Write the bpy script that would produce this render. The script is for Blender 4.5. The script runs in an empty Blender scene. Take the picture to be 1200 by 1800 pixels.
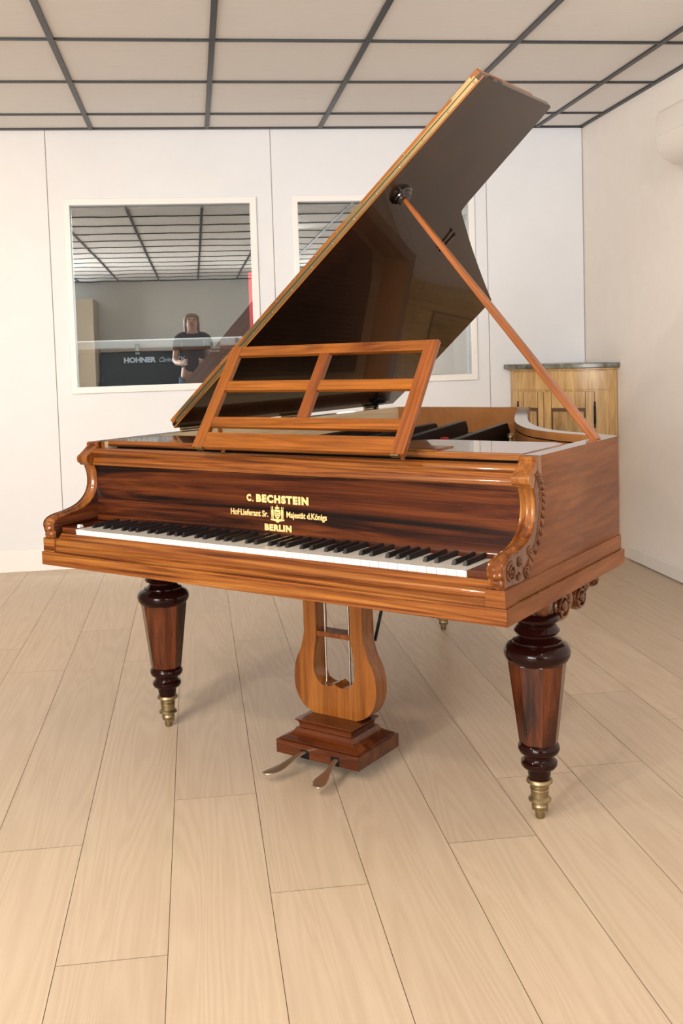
import bpy, bmesh, math, random
from math import sin, cos, pi, radians
from mathutils import Vector, Matrix
random.seed(4)
S = bpy.context.scene
COL = S.collection

# ------------------------------------------------------------------ camera
CAM_H = 1.105; YAW = -0.1239; PITCH = -0.0649; ROLL = -0.0319; FPX = 1806.83; CX = 568.49; CY = 738.46
cd = bpy.data.cameras.new('camera'); cam = bpy.data.objects.new('camera', cd); COL.objects.link(cam)
cd.sensor_fit = 'VERTICAL'; cd.sensor_height = 36; cd.sensor_width = 24
cd.lens = FPX/1800*36; cd.shift_x = (600-CX)/1800; cd.shift_y = -(900-CY)/1800
cd.clip_start = 0.05; cd.clip_end = 60
fw = Vector((-sin(YAW)*cos(PITCH), cos(YAW)*cos(PITCH), sin(PITCH)))
r_ = Vector((cos(YAW), sin(YAW), 0)); u_ = r_.cross(fw)
r2 = r_*cos(ROLL)+u_*sin(ROLL); u2 = -r_*sin(ROLL)+u_*cos(ROLL)
M = Matrix((r2, u2, -fw)).transposed().to_4x4(); M.translation = (0, 0, CAM_H)
cam.matrix_world = M
S.camera = cam

# ------------------------------------------------------------------ light and exposure
S.view_settings.view_transform = 'Standard'; S.view_settings.look = 'None'
S.view_settings.gamma = 1; S.view_settings.use_curve_mapping = False
S.view_settings.exposure = 0.0
w = bpy.data.worlds.new('world'); S.world = w; w.use_nodes = True
w.node_tree.nodes['Background'].inputs[0].default_value = (.8, .88, 1, 1)
w.node_tree.nodes['Background'].inputs[1].default_value = 0.4
def area(name, loc, tgt, sx, sy, power, color):
    l = bpy.data.lights.new(name, 'AREA'); l.shape = 'RECTANGLE'; l.size = sx; l.size_y = sy; l.energy = power; l.color = color
    o = bpy.data.objects.new(name, l); COL.objects.link(o); o.location = loc
    o.rotation_euler = (Vector(tgt)-Vector(loc)).to_track_quat('-Z', 'Y').to_euler(); return o
def spot(name, loc, tgt, power, color, ang=90, rad=.04, blend=.8):
    l = bpy.data.lights.new(name, 'SPOT'); l.energy = power; l.color = color; l.spot_size = radians(ang); l.spot_blend = blend; l.shadow_soft_size = rad
    o = bpy.data.objects.new(name, l); COL.objects.link(o); o.location = loc
    o.rotation_euler = (Vector(tgt)-Vector(loc)).to_track_quat('-Z', 'Y').to_euler(); return o
area('daylight_left_window', (-3.40, -1.5, 1.35), (0, .5, 1.2), 3.4, 1.6, 450, (1, .98, .96))
area('daylight_rear_window', (-2.75, -5.0, 1.45), (0, 1, 1.2), 1.3, 1.4, 150, (.90, .95, 1))
area('fill_light_right', (2.10, -2.9, 1.50), (0, 1.5, 1.3), 2.2, 1.3, 75, (1, .96, .92))  # unseen fill light added for the piano; no window on this side
spot('ceiling_spot_left', (-2.1, 2.9, 2.2), (-1.6, 5.5, .55), 85, (1, .66, .30), 110, .08)
spot('ceiling_spot_front', (-1.6, .4, 2.2), (.1, 2.6, .4), 95, (1, .87, .68), 100, .05)
spot('ceiling_spot_middle', (-1.45, 1.5, 2.2), (.4, 2.9, .6), 65, (1, .87, .68), 110, .05)
spot('wall_fill_right', (.85, .9, 2.2), (2.18, 4.9, 1.0), 75, (1, .93, .86), 95, .06)  # added spot that brightens the right wall, not a known fitting
area('case_fill_beyond_glass', (-.1, 5.69, 2.12), (-.1, 6.1, .9), 1.2, .05, 38, (.9, .95, 1))  # hidden light added above the opening to show the keyboard case

# ------------------------------------------------------------------ materials
def nt(name):
    m = bpy.data.materials.new(name); m.use_nodes = True
    return m, m.node_tree, m.node_tree.nodes['Principled BSDF']
def plain(name, c, rough=.5, metal=0, coat=0, bump=0, bscale=40, spec=.5):
    m, t, b = nt(name); b.inputs['Specular IOR Level'].default_value = spec; b.inputs['Base Color'].default_value = (*c, 1); b.inputs['Roughness'].default_value = rough
    b.inputs['Metallic'].default_value = metal; b.inputs['Coat Weight'].default_value = coat; b.inputs['Coat Roughness'].default_value = .05
    n = t.nodes.new('ShaderNodeTexNoise'); n.inputs['Scale'].default_value = bscale; n.inputs['Detail'].default_value = 4
    tc = t.nodes.new('ShaderNodeTexCoord'); t.links.new(tc.outputs['Object'], n.inputs['Vector'])
    mx = t.nodes.new('ShaderNodeMix'); mx.data_type = 'RGBA'; mx.blend_type = 'MULTIPLY'
    mx.inputs['Factor'].default_value = .06 if bump else .03
    mx.inputs['A'].default_value = (*c, 1); t.links.new(n.outputs['Fac'], mx.inputs['B']); t.links.new(mx.outputs['Result'], b.inputs['Base Color'])
    if bump:
        bp = t.nodes.new('ShaderNodeBump'); bp.inputs['Strength'].default_value = bump; bp.inputs['Distance'].default_value = .002
        t.links.new(n.outputs['Fac'], bp.inputs['Height']); t.links.new(bp.outputs['Normal'], b.inputs['Normal'])
    return m
def wood(name, axis, stops, scale=1.0, rough=.30, coat=.42, coat_r=.04, along=1.3, across=13, dist=1.2, seed=0., fine=.35, spec=.22):
    m, t, b = nt(name); L = t.links.new; N = t.nodes.new
    tc = N('ShaderNodeTexCoord'); mp = N('ShaderNodeMapping'); sc = [across*scale]*3; sc['xyz'.index(axis)] = along*scale
    mp.inputs['Scale'].default_value = sc; mp.inputs['Location'].default_value = (seed, seed*.7, seed*1.3)
    L(tc.outputs['Object'], mp.inputs['Vector'])
    n1 = N('ShaderNodeTexNoise'); n1.inputs['Scale'].default_value = 1; n1.inputs['Detail'].default_value = 7; n1.inputs['Roughness'].default_value = .62; n1.inputs['Distortion'].default_value = dist
    L(mp.outputs['Vector'], n1.inputs['Vector'])
    cr = N('ShaderNodeValToRGB'); e = cr.color_ramp.elements
    e[0].position = stops[0][0]; e[0].color = (*stops[0][1], 1); e[1].position = stops[-1][0]; e[1].color = (*stops[-1][1], 1)
    for p, c in stops[1:-1]:
        q = e.new(p); q.color = (*c, 1)
    L(n1.outputs['Fac'], cr.inputs['Fac'])
    mp2 = N('ShaderNodeMapping'); s2 = [across*9*scale]*3; s2['xyz'.index(axis)] = along*3*scale; mp2.inputs['Scale'].default_value = s2
    L(tc.outputs['Object'], mp2.inputs['Vector'])
    n2 = N('ShaderNodeTexNoise'); n2.inputs['Scale'].default_value = 1; n2.inputs['Detail'].default_value = 3; L(mp2.outputs['Vector'], n2.inputs['Vector'])
    r3 = N('ShaderNodeMapRange'); r3.inputs['From Min'].default_value = .35; r3.inputs['From Max'].default_value = .6; r3.inputs['To Min'].default_value = 1-fine; r3.inputs['To Max'].default_value = 1
    L(n2.outputs['Fac'], r3.inputs['Value'])
    mx = N('ShaderNodeMix'); mx.data_type = 'RGBA'; mx.blend_type = 'MULTIPLY'; mx.inputs['Factor'].default_value = 1
    L(cr.outputs['Color'], mx.inputs['A']); L(r3.outputs['Result'], mx.inputs['B']); L(mx.outputs['Result'], b.inputs['Base Color'])
    b.inputs['Roughness'].default_value = rough; b.inputs['Coat Weight'].default_value = coat; b.inputs['Coat Roughness'].default_value = coat_r
    b.inputs['Specular IOR Level'].default_value = spec
    return m
W_FRONT = [(.32, (.06, .013, .003)), (.42, (.19, .048, .008)), (.50, (.34, .100, .017)), (.58, (.42, .145, .026)), (.68, (.54, .215, .044))]
W_NAME = [(.38, (.005, .0016, .001)), (.46, (.035, .0065, .002)), (.54, (.085, .017, .004)), (.66, (.17, .042, .009))]
W_SIDE = [(.30, (.15, .044, .013)), (.45, (.22, .070, .021)), (.56, (.27, .092, .028)), (.72, (.33, .120, .038))]
W_LYRE = [(.3, (.18, .045, .008)), (.45, (.33, .098, .016)), (.6, (.42, .140, .024)), (.75, (.50, .19, .04))]
W_LEG = [(.34, (.015, .0035, .0015)), (.46, (.075, .015, .004)), (.58, (.15, .034, .008)), (.72, (.24, .062, .016))]
W_BOX = [(.34, (.03, .006, .002)), (.46, (.085, .018, .005)), (.58, (.14, .034, .009)), (.72, (.21, .055, .015))]
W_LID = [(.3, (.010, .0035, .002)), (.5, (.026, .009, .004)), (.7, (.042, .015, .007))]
def tone(st, k, sat=1.0): return [(p, (c[0]*k, c[1]*k*sat, c[2]*k)) for p, c in st]
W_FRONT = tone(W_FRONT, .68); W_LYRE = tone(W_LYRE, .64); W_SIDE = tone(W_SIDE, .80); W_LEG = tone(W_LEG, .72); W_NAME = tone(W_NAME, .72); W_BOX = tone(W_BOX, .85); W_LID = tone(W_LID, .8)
m_front = wood('rosewood_front', 'x', W_FRONT, across=46, along=1.1, dist=1.6)
m_name = wood('rosewood_dark', 'x', W_NAME, across=24, along=1.1, dist=1.8, coat=.3, spec=.12)
m_side = wood('walnut_side', 'y', W_SIDE, rough=.45, coat=.10, coat_r=.15, across=9, along=1.7, spec=.08, fine=.25)
m_arm = wood('rosewood_arm', 'z', W_FRONT, across=16, along=3)
m_armin = wood('rosewood_arm_inner', 'y', W_NAME)
m_lyre = wood('rosewood_lyre', 'z', W_LYRE)
m_leg = wood('rosewood_leg', 'z', W_LEG, across=22, along=2)
m_box = wood('rosewood_box', 'x', W_BOX)
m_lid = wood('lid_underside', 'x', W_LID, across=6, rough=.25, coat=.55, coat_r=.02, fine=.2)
m_lidtop = wood('lid_top', 'x', W_SIDE)
m_desk = wood('desk_wood', 'x', [(.32, (.11, .026, .004)), (.46, (.25, .074, .009)), (.6, (.34, .108, .014)), (.72, (.42, .15, .024))], across=22)
m_deskd = wood('desk_wood_dark', 'z', [(.3, (.08, .018, .005)), (.5, (.19, .050, .010)), (.7, (.28, .080, .016))])
m_desks = wood('desk_wood_stile', 'z', [(.3, (.15, .040, .006)), (.5, (.26, .078, .011)), (.7, (.34, .110, .018))])
m_shelf = wood('shelf_gloss', 'x', W_SIDE, rough=.25, coat=1, coat_r=.03)
m_rim = wood('rim_wood', 'z', W_SIDE, rough=.3, coat=1, coat_r=.05)
m_rimin = wood('rim_inner', 'z', [(.3, (.34, .135, .040)), (.7, (.42, .18, .06))], across=5, along=5, rough=.4, coat=.3, fine=.08)
m_pale = wood('pale_spruce', 'y', [(.3, (.62, .46, .28)), (.7, (.74, .60, .40))], rough=.5, coat=.2, fine=.15)
m_stick = wood('stick_wood', 'z', [(.3, (.20, .055, .011)), (.7, (.34, .105, .022))], across=10, coat=.6, coat_r=.15)
m_dark = plain('ebonised', (.006, .003, .003), .12, coat=.5)
m_darkred = plain('dark_polish', (.013, .0022, .0015), .10, coat=0, spec=.22)
m_black = plain('black_iron', (.004, .004, .005), .4, spec=.2)
m_brass = plain('aged_brass', (.27, .21, .11), .42, 1, bump=.15)
m_brassdull = plain('dull_brass', (.30, .235, .13), .45, 1, bump=.3)
m_steel = plain('steel', (.45, .42, .38), .3, 1)
m_pedal = plain('worn_pedal_brass', (.58, .47, .33), .30, .9, bump=.1)
m_ivory = plain('ivory', (.78, .76, .71), .25, coat=.5)
m_keywood = plain('key_wood', (.7, .55, .36), .6)
m_ebony = plain('ebony_key', (.012, .011, .012), .32, coat=.2)
m_gold = plain('gold_leaf', (.85, .58, .24), .5, 0.2)
m_felt = plain('red_felt', (.45, .02, .02), .9)
m_white = plain('white_panel', (.765, .785, .825), .42, bump=.05, bscale=8)
m_frame = plain('white_frame', (.84, .83, .82), .35)
m_rwall = plain('painted_plaster', (.88, .815, .76), .7, bump=.35, bscale=14)
m_base = plain('painted_baseboard', (.80, .76, .71), .5)
m_roomwall = plain('plain_wall', (.62, .60, .57), .8)
m_tbar = plain('black_grid', (.030, .034, .040), .4)
m_ac = plain('cream_plastic', (.80, .75, .69), .45)
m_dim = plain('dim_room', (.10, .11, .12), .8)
m_redpanel = plain('red_panel', (.7, .045, .05), .6)
m_caseblk = plain('black_vinyl', (.018, .022, .028), .45)
m_alu = plain('aluminium_trim', (.62, .58, .52), .4, .3)
m_casewood = plain('case_wood', (.20, .07, .035), .5)
m_paint = plain('white_print', (.75, .76, .76), .5)
m_gap = plain('dark_gap', (.16, .11, .075), .9)
m_crown = wood('cabinet_wood', 'z', [(.3, (.42, .24, .085)), (.5, (.58, .36, .145)), (.7, (.68, .45, .20))], rough=.35, coat=.6, coat_r=.2, across=10, along=2, fine=.25)
m_cabdark = plain('cabinet_gap_wood', (.10, .055, .022), .6)  # dark backing wood that shows in the door seams
m_cabpanel = wood('cabinet_panel', 'z', [(.3, (.26, .15, .058)), (.5, (.44, .27, .11)), (.7, (.56, .37, .17))], rough=.35, coat=.6, coat_r=.2, across=9, along=2.4, fine=.3, seed=3)
def marble():
    m, t, b = nt('grey_marble'); n = t.nodes.new('ShaderNodeTexNoise'); n.inputs['Scale'].default_value = 22; n.inputs['Detail'].default_value = 8
    tc = t.nodes.new('ShaderNodeTexCoord'); t.links.new(tc.outputs['Object'], n.inputs['Vector'])
    c = t.nodes.new('ShaderNodeValToRGB'); c.color_ramp.elements[0].position = .35; c.color_ramp.elements[0].color = (.07, .068, .055, 1)
    c.color_ramp.elements[1].position = .7; c.color_ramp.elements[1].color = (.26, .25, .21, 1)
    t.links.new(n.outputs['Fac'], c.inputs['Fac']); t.links.new(c.outputs['Color'], b.inputs['Base Color']); b.inputs['Roughness'].default_value = .2
    return m
m_marble = marble()
def glass():
    m, t, b = nt('tinted_glass'); t.nodes.remove(b); N = t.nodes.new; L = t.links.new
    tr = N('ShaderNodeBsdfTransparent'); tr.inputs[0].default_value = (.80, .84, .86, 1)
    gl = N('ShaderNodeBsdfGlossy'); gl.inputs['Roughness'].default_value = .008; gl.inputs['Color'].default_value = (.93, .97, .97, 1)
    n = N('ShaderNodeTexNoise'); n.inputs['Scale'].default_value = 3.5; tc = N('ShaderNodeTexCoord'); L(tc.outputs['Object'], n.inputs['Vector'])
    bp = N('ShaderNodeBump'); bp.inputs['Strength'].default_value = .03; bp.inputs['Distance'].default_value = .004; L(n.outputs['Fac'], bp.inputs['Height']); L(bp.outputs['Normal'], gl.inputs['Normal'])
    mx = N('ShaderNodeMixShader'); mx.inputs['Fac'].default_value = .27
    L(tr.outputs[0], mx.inputs[1]); L(gl.outputs[0], mx.inputs[2]); L(mx.outputs[0], t.nodes['Material Output'].inputs['Surface'])
    return m
m_glass = glass()
def floor_mat():
    m, t, b = nt('oak_planks'); N = t.nodes.new; L = t.links.new
    at = N('ShaderNodeAttribute'); at.attribute_name = 'plank'
    tc = N('ShaderNodeTexCoord')
    off = N('ShaderNodeVectorMath'); off.operation = 'MULTIPLY_ADD'; off.inputs[1].default_value = (7, 23, 5)
    L(at.outputs['Color'], off.inputs[0]); L(tc.outputs['Object'], off.inputs[2])
    mp = N('ShaderNodeMapping'); mp.inputs['Scale'].default_value = (9, .55, 1); L(off.outputs[0], mp.inputs['Vector'])
    n1 = N('ShaderNodeTexNoise'); n1.inputs['Scale'].default_value = 1; n1.inputs['Detail'].default_value = 2; n1.inputs['Roughness'].default_value = .4; n1.inputs['Distortion'].default_value = .6; L(mp.outputs['Vector'], n1.inputs['Vector'])
    ml = N('ShaderNodeMath'); ml.operation = 'MULTIPLY'; ml.inputs[1].default_value = 14; L(n1.outputs['Fac'], ml.inputs[0])
    fr = N('ShaderNodeMath'); fr.operation = 'PINGPONG'; fr.inputs[1].default_value = .5; L(ml.outputs[0], fr.inputs[0])
    mp2 = N('ShaderNodeMapping'); mp2.inputs['Scale'].default_value = (150, 5, 1); L(off.outputs[0], mp2.inputs['Vector'])
    n2 = N('ShaderNodeTexNoise'); n2.inputs['Scale'].default_value = 1; n2.inputs['Detail'].default_value = 4; L(mp2.outputs['Vector'], n2.inputs['Vector'])
    c = N('ShaderNodeValToRGB'); c.color_ramp.elements[0].position = 0; c.color_ramp.elements[0].color = (.50, .385, .27, 1)
    c.color_ramp.elements[1].position = .5; c.color_ramp.elements[1].color = (.60, .485, .36, 1)
    ad = N('ShaderNodeMath'); ad.operation = 'MULTIPLY_ADD'; ad.inputs[1].default_value = .5; L(fr.outputs[0], ad.inputs[0])
    m2 = N('ShaderNodeMath'); m2.operation = 'MULTIPLY'; m2.inputs[1].default_value = .45; L(n2.outputs['Fac'], m2.inputs[0]); L(m2.outputs[0], ad.inputs[2])
    L(ad.outputs[0], c.inputs['Fac'])
    sx = N('ShaderNodeSeparateXYZ'); L(at.outputs['Color'], sx.inputs[0])
    rr = N('ShaderNodeMapRange'); rr.inputs['To Min'].default_value = .93; rr.inputs['To Max'].default_value = 1.03; L(sx.outputs['X'], rr.inputs['Value'])
    mx = N('ShaderNodeMix'); mx.data_type = 'RGBA'; mx.blend_type = 'MULTIPLY'; mx.inputs['Factor'].default_value = 1
    L(c.outputs['Color'], mx.inputs['A']); L(rr.outputs['Result'], mx.inputs['B']); L(mx.outputs['Result'], b.inputs['Base Color'])
    b.inputs['Roughness'].default_value = .42; b.inputs['Specular IOR Level'].default_value = .35
    return m
m_floor = floor_mat()
def tile_mat():
    m, t, b = nt('ceiling_linen'); N = t.nodes.new; L = t.links.new
    tc = N('ShaderNodeTexCoord'); mp = N('ShaderNodeMapping'); mp.inputs['Scale'].default_value = (6, 260, 1); L(tc.outputs['Object'], mp.inputs['Vector'])
    n = N('ShaderNodeTexNoise'); n.inputs['Scale'].default_value = 1; n.inputs['Detail'].default_value = 3; L(mp.outputs['Vector'], n.inputs['Vector'])
    c = N('ShaderNodeValToRGB'); c.color_ramp.elements[0].color = (.82, .80, .78, 1); c.color_ramp.elements[1].color = (.92, .90, .885, 1); L(n.outputs['Fac'], c.inputs['Fac'])
    L(c.outputs['Color'], b.inputs['Base Color']); b.inputs['Roughness'].default_value = .7
    return m
m_tile = tile_mat()

# ------------------------------------------------------------------ mesh helpers
def obj(name, bm, mat, parent=None, smooth=False, bevel=0, bseg=2, mats=None, recalc=True):
    if recalc: bmesh.ops.recalc_face_normals(bm, faces=bm.faces)
    me = bpy.data.meshes.new(name); bm.to_mesh(me); bm.free()
    o = bpy.data.objects.new(name, me); COL.objects.link(o)
    for x in (mats or [mat]): me.materials.append(x)
    if parent: o.parent = parent
    if smooth:
        for f in me.polygons: f.use_smooth = True
        me.set_sharp_from_angle(angle=radians(38))
    if bevel:
        b = o.modifiers.new('bevel', 'BEVEL'); b.width = bevel; b.segments = bseg; b.limit_method = 'ANGLE'; b.angle_limit = radians(35)
    return o
def box(bm, x0, x1, y0, y1, z0, z1, mi=0, mat4=None):
    v = [bm.verts.new((x, y, z)) for x in (x0, x1) for y in (y0, y1) for z in (z0, z1)]
    if mat4:
        for q in v: q.co = mat4 @ q.co
    for f in ((0, 1, 3, 2), (4, 6, 7, 5), (0, 4, 5, 1), (2, 3, 7, 6), (0, 2, 6, 4), (1, 5, 7, 3)):
        k = bm.faces.new([v[i] for i in f]); k.material_index = mi
    return v
def bx(*a, **k):
    bm = bmesh.new(); box(bm, *a, **k); return bm
def prism(bm, pts, d0, d1, axis='z', mi=0, mat4=None):
    """polygon pts in the two other axes, extruded from d0 to d1 along axis"""
    def P(a, b, d):
        c = {'z': (a, b, d), 'y': (a, d, b), 'x': (d, a, b)}[axis]
        c = Vector(c); return mat4 @ c if mat4 else c
    A = [bm.verts.new(P(a, b, d0)) for a, b in pts]; B = [bm.verts.new(P(a, b, d1)) for a, b in pts]
    n = len(pts)
    f = bm.faces.new(A); f.material_index = mi; f = bm.faces.new(B[::-1]); f.material_index = mi
    for i in range(n):
        f = bm.faces.new([A[i], B[i], B[(i+1) % n], A[(i+1) % n]]); f.material_index = mi
def lathe(bm, prof, c=(0, 0), n=40, mi=0, rot=0):
    rings = []
    for r, z in prof:
        rings.append([bm.verts.new((c[0]+max(r, 1e-4)*cos(2*pi*(k+rot)/n), c[1]+max(r, 1e-4)*sin(2*pi*(k+rot)/n), z)) for k in range(n)])
    for a, b in zip(rings, rings[1:]):
        for k in range(n):
            f = bm.faces.new([a[k], a[(k+1) % n], b[(k+1) % n], b[k]]); f.material_index = mi
    bm.faces.new(rings[0]); bm.faces.new(rings[-1][::-1])
def tube(bm, pts, r, n=10, mi=0):
    pts = [Vector(p) for p in pts]; rr = r if isinstance(r, (list, tuple)) else [r]*len(pts)
    rings = []; up = Vector((0, 0, 1))
    for i, p in enumerate(pts):
        d = (pts[min(i+1, len(pts)-1)]-pts[max(i-1, 0)]).normalized()
        a = d.cross(up)
        if a.length < .05: a = d.cross(Vector((1, 0, 0)))
        a.normalize(); b = d.cross(a)
        rings.append([bm.verts.new(p+(a*cos(2*pi*k/n)+b*sin(2*pi*k/n))*rr[i]) for k in range(n)])
    for a, b in zip(rings, rings[1:]):
        for k in range(n):
            f = bm.faces.new([a[k], a[(k+1) % n], b[(k+1) % n], b[k]]); f.material_index = mi
    bm.faces.new(rings[0][::-1]); bm.faces.new(rings[-1])
def ball(bm, c, s, rotm=None, seg=12):
    m = Matrix.Translation(c) @ (rotm.to_4x4() if rotm else Matrix.Identity(4)) @ Matrix.Diagonal((*s, 1))
    bmesh.ops.create_uvsphere(bm, u_segments=seg, v_segments=seg//2+2, radius=1, matrix=m)
def spline(pts, n=6):
    out = []
    P = [Vector(p) for p in pts]
    for i in range(len(P)-1):
        p0 = P[max(i-1, 0)]; p1 = P[i]; p2 = P[i+1]; p3 = P[min(i+2, len(P)-1)]
        for k in range(n):
            t = k/n
            out.append(.5*((2*p1)+(-p0+p2)*t+(2*p0-5*p1+4*p2-p3)*t*t+(-p0+3*p1-3*p2+p3)*t**3))
    out.append(P[-1]); return [tuple(q) for q in out]
def empty(name, label, cat, loc=(0, 0, 0), rz=0, group=None):
    o = bpy.data.objects.new(name, None); COL.objects.link(o); o.location = loc; o.rotation_euler = (0, 0, rz)
    o.empty_display_size = .1; o['label'] = label; o['category'] = cat
    if group: o['group'] = group
    return o
def struct(name, bm, mat, **k):
    o = obj(name, bm, mat, **k); o['kind'] = 'structure'; return o
def text_mesh(body, size, bold, name, mat, parent, mat4, sx=1.0, fit=None, shear=0, depth=.0004, space=1.0):
    c = bpy.data.curves.new('lettering', 'FONT'); c.body = body; c.size = size; c.extrude = depth; c.offset = bold; c.shear = shear
    c.resolution_u = 4; c.space_character = space; c.align_x = 'LEFT'
    t = bpy.data.objects.new('lettering', c); COL.objects.link(t)
    bpy.context.view_layer.update()
    dg = bpy.context.evaluated_depsgraph_get(); me = bpy.data.meshes.new_from_object(t.evaluated_get(dg))
    bpy.data.objects.remove(t); bpy.data.curves.remove(c)
    xs = [v.co.x for v in me.vertices]; ys = [v.co.y for v in me.vertices]; x0, x1 = min(xs), max(xs); y0, y1 = min(ys), max(ys)
    if fit:   # fit = (u0,u1,v0,v1)
        for v in me.vertices:
            v.co.x = fit[0]+(v.co.x-x0)/(x1-x0)*(fit[1]-fit[0]); v.co.y = fit[2]+(v.co.y-y0)/(y1-y0)*(fit[3]-fit[2])
    me.transform(mat4); me.name = name
    me.materials.clear(); me.materials.append(mat)
    o = bpy.data.objects.new(name, me); COL.objects.link(o); o.parent = parent; return o

# ------------------------------------------------------------------ room
H = 2.304; YW = 5.55; XW = 2.185; XL = -3.5; YR = -5.1
# floor planks
bm = bmesh.new(); cl = bm.loops.layers.float_color.new('plank')
PW = .2046; X0 = -.2950
joints = {-1: [2.34], 0: [1.866], 1: [2.54], 2: [2.05], 3: [3.30], 4: [2.19], 5: [2.507]}
g = .00065
for k in range(-17, 14):
    xa = X0+k*PW; xb = xa+PW
    if xa > XW: break
    base = joints.get(k, [random.uniform(1.2, 3.1)])[0]
    ys = [base+j*1.9 for j in range(-5, 4)]
    ys = [YR]+[y for y in ys if YR < y < YW]+[YW]
    for ya, yb in zip(ys, ys[1:]):
        v = [bm.verts.new(p) for p in ((xa+g, ya+g, 0), (min(xb, XW)-g, ya+g, 0), (min(xb, XW)-g, yb-g, 0), (xa+g, yb-g, 0))]
        f = bm.faces.new(v); c = (random.random(), random.random(), random.random(), 1)
        for l in f.loops: l[cl] = c
box(bm, XL-.1, XW+.1, YR-.1, YW+3.1, -.06, -.002, mi=1)
struct('floor', bm, m_floor, mats=[m_floor, m_gap])
# ceiling tiles and black grid
bm = bx(XL-.1, XW+.1, YR-.1, YW+3.1, H+.008, H+.08); struct('ceiling', bm, m_tile)
bm = bmesh.new(); TB = .0115
GX = -.4807; GY = .332
for k in range(-5, 5): box(bm, GX+k*.6-TB, GX+k*.6+TB, YR, YW, H, H+.01)
for k in range(0, 18):
    y = YW-GY-k*.6
    if y > YR: box(bm, XL, XW, y-.0075, y+.0075, H-.0005, H+.01)
box(bm, XL, XW, YW-.022, YW, H-.001, H+.01); box(bm, XW-.022, XW, YR, YW, H-.001, H+.01)
box(bm, XL, XL+.022, YR, YW, H-.001, H+.01); box(bm, XL, XW, YR, YR+.022, H-.001, H+.01)
struct('trim_1', bm, m_tbar)
# back wall with two window openings, panel seams as grooves
W1 = (-.612, .335, .962, 1.919); W2 = (.583, 1.528, .962, 1.922)
bm = bmesh.new(); SG = .0022
seams = [XL, -1.9, -.718, .452, 1.630, XW-.004]
for a, b in zip(seams, seams[1:]):
    a += SG; b -= SG; win = None
    for w_ in (W1, W2):
        if a < w_[0] and w_[1] < b: win = w_
    if win:
        box(bm, a, win[0], YW, YW+.1, 0, H+.01); box(bm, win[1], b, YW, YW+.1, 0, H+.01)
        box(bm, win[0], win[1], YW, YW+.1, 0, win[2]); box(bm, win[0], win[1], YW, YW+.1, win[3], H+.01)
    else: box(bm, a, b, YW, YW+.1, 0, H+.01)
for s in seams[1:]: box(bm, s-.01, s+.01, YW+.004, YW+.09, 0, H+.01, mi=1)
struct('wall_back', bm, m_white, mats=[m_white, plain('seam_grey', (.38, .34, .31), .8)])
bm = bx(XW, XW+.1, YR, YW+3, 0, H+.01); struct('wall_right', bm, m_rwall)
bm = bx(XL-.1, XL, YR, YW+.1, 0, H+.01); struct('wall_left', bm, m_roomwall)
bm = bx(XL, XW, YR-.1, YR, 0, H+.01); struct('wall_rear', bm, m_roomwall)
bm = bx(XL, XW-.5, YW-.008, YW, 0, .118); struct('baseboard_back', bm, m_frame, bevel=.003)
bm = bmesh.new()
y = YR
for yn in (-3, -.6, 1.6, 3.3, 4.78, 4.98):
    box(bm, XW-.013, XW, y+.002, yn-.002, 0.004, .072); y = yn
struct('baseboard_right', bm, m_base, bevel=.004)
for i, (w_, lab) in enumerate(((W1, 1), (W2, 2))):
    x0, x1, z0, z1 = w_; f = .030
    bm = bmesh.new()
    box(bm, x0-f, x0+.004, YW-.016, YW+.02, z0-f, z1+f); box(bm, x1-.004, x1+f, YW-.016, YW+.02, z0-f, z1+f)
    box(bm, x0, x1, YW-.016, YW+.02, z0-f, z0+.004); box(bm, x0, x1, YW-.016, YW+.02, z1-.004, z1+f)
    fr = struct('window_%d' % (i+1), bm, m_frame, bevel=.003)
    obj('glass_pane', bx(x0-.002, x1+.002, YW+.012, YW+.018, z0-.002, z1+.002), m_glass, fr)
# room beyond the glass
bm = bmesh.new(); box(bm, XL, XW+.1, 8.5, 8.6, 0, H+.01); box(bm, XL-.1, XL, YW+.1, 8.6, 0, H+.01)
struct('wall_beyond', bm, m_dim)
# pillar in the rear of the room (seen reflected)
struct('wall_pillar', bx(-1.75, -1.42, YR, YR+.9, 0, 2.0), plain('beige_pillar', (.52, .43, .32), .7))

# ------------------------------------------------------------------ things beyond the glass
CY0 = 5.80
case = empty('keyboard_case', 'black electric keyboard case with silver trim and latches behind the left window glass', 'instrument case', (-.18, CY0+.15, 0))
def cb(x0, x1, y0, y1, z0, z1): return bx(x0+.18, x1+.18, y0-CY0-.15, y1-CY0-.15, z0, z1)
obj('body', cb(-.80, .40, CY0, CY0+.42, .90, 1.148), m_caseblk, case, bevel=.006)
obj('wood_edge', cb(-.79, .282, CY0-.002, CY0+.41, 1.148, 1.166), m_casewood, case)
obj('trim_strip', cb(-.80, .284, CY0-.006, CY0+.42, 1.164, 1.214), m_alu, case, bevel=.008)
for x in (-.305, .125):
    l = obj('latch', cb(x-.028 if x > 0 else x-.012, x+.028 if x > 0 else x+.012, CY0-.02, CY0-.004, 1.150, 1.190), m_steel, case, bevel=.004)
    obj('latch_plate', cb(x-.030 if x > 0 else x-.012, x+.024 if x > 0 else x+.012, CY0-.010, CY0-.001, 1.132, 1.143), m_steel, l)
bm = bmesh.new(); lathe(bm, [(.013, 0), (.013, .006), (.006, .008)], n=16)
for v in bm.verts: v.co = Vector((v.co.x+.245+.18, -.150-v.co.z-.006, v.co.y+1.197))
obj('rivet', bm, m_steel, case)
RX = Matrix.Rotation(pi/2, 4, 'X')
TM = Matrix.Translation((.18, -.1515, 0)) @ RX
text_mesh('HOHNER', .04, .0022, 'maker_lettering', m_paint, case, TM, fit=(-.381, -.205, 1.085, 1.116))
text_mesh('Clavinet', .03, 0, 'model_lettering', m_paint, case, TM, fit=(-.187, -.098, 1.086, 1.112), shear=.4)
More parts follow.
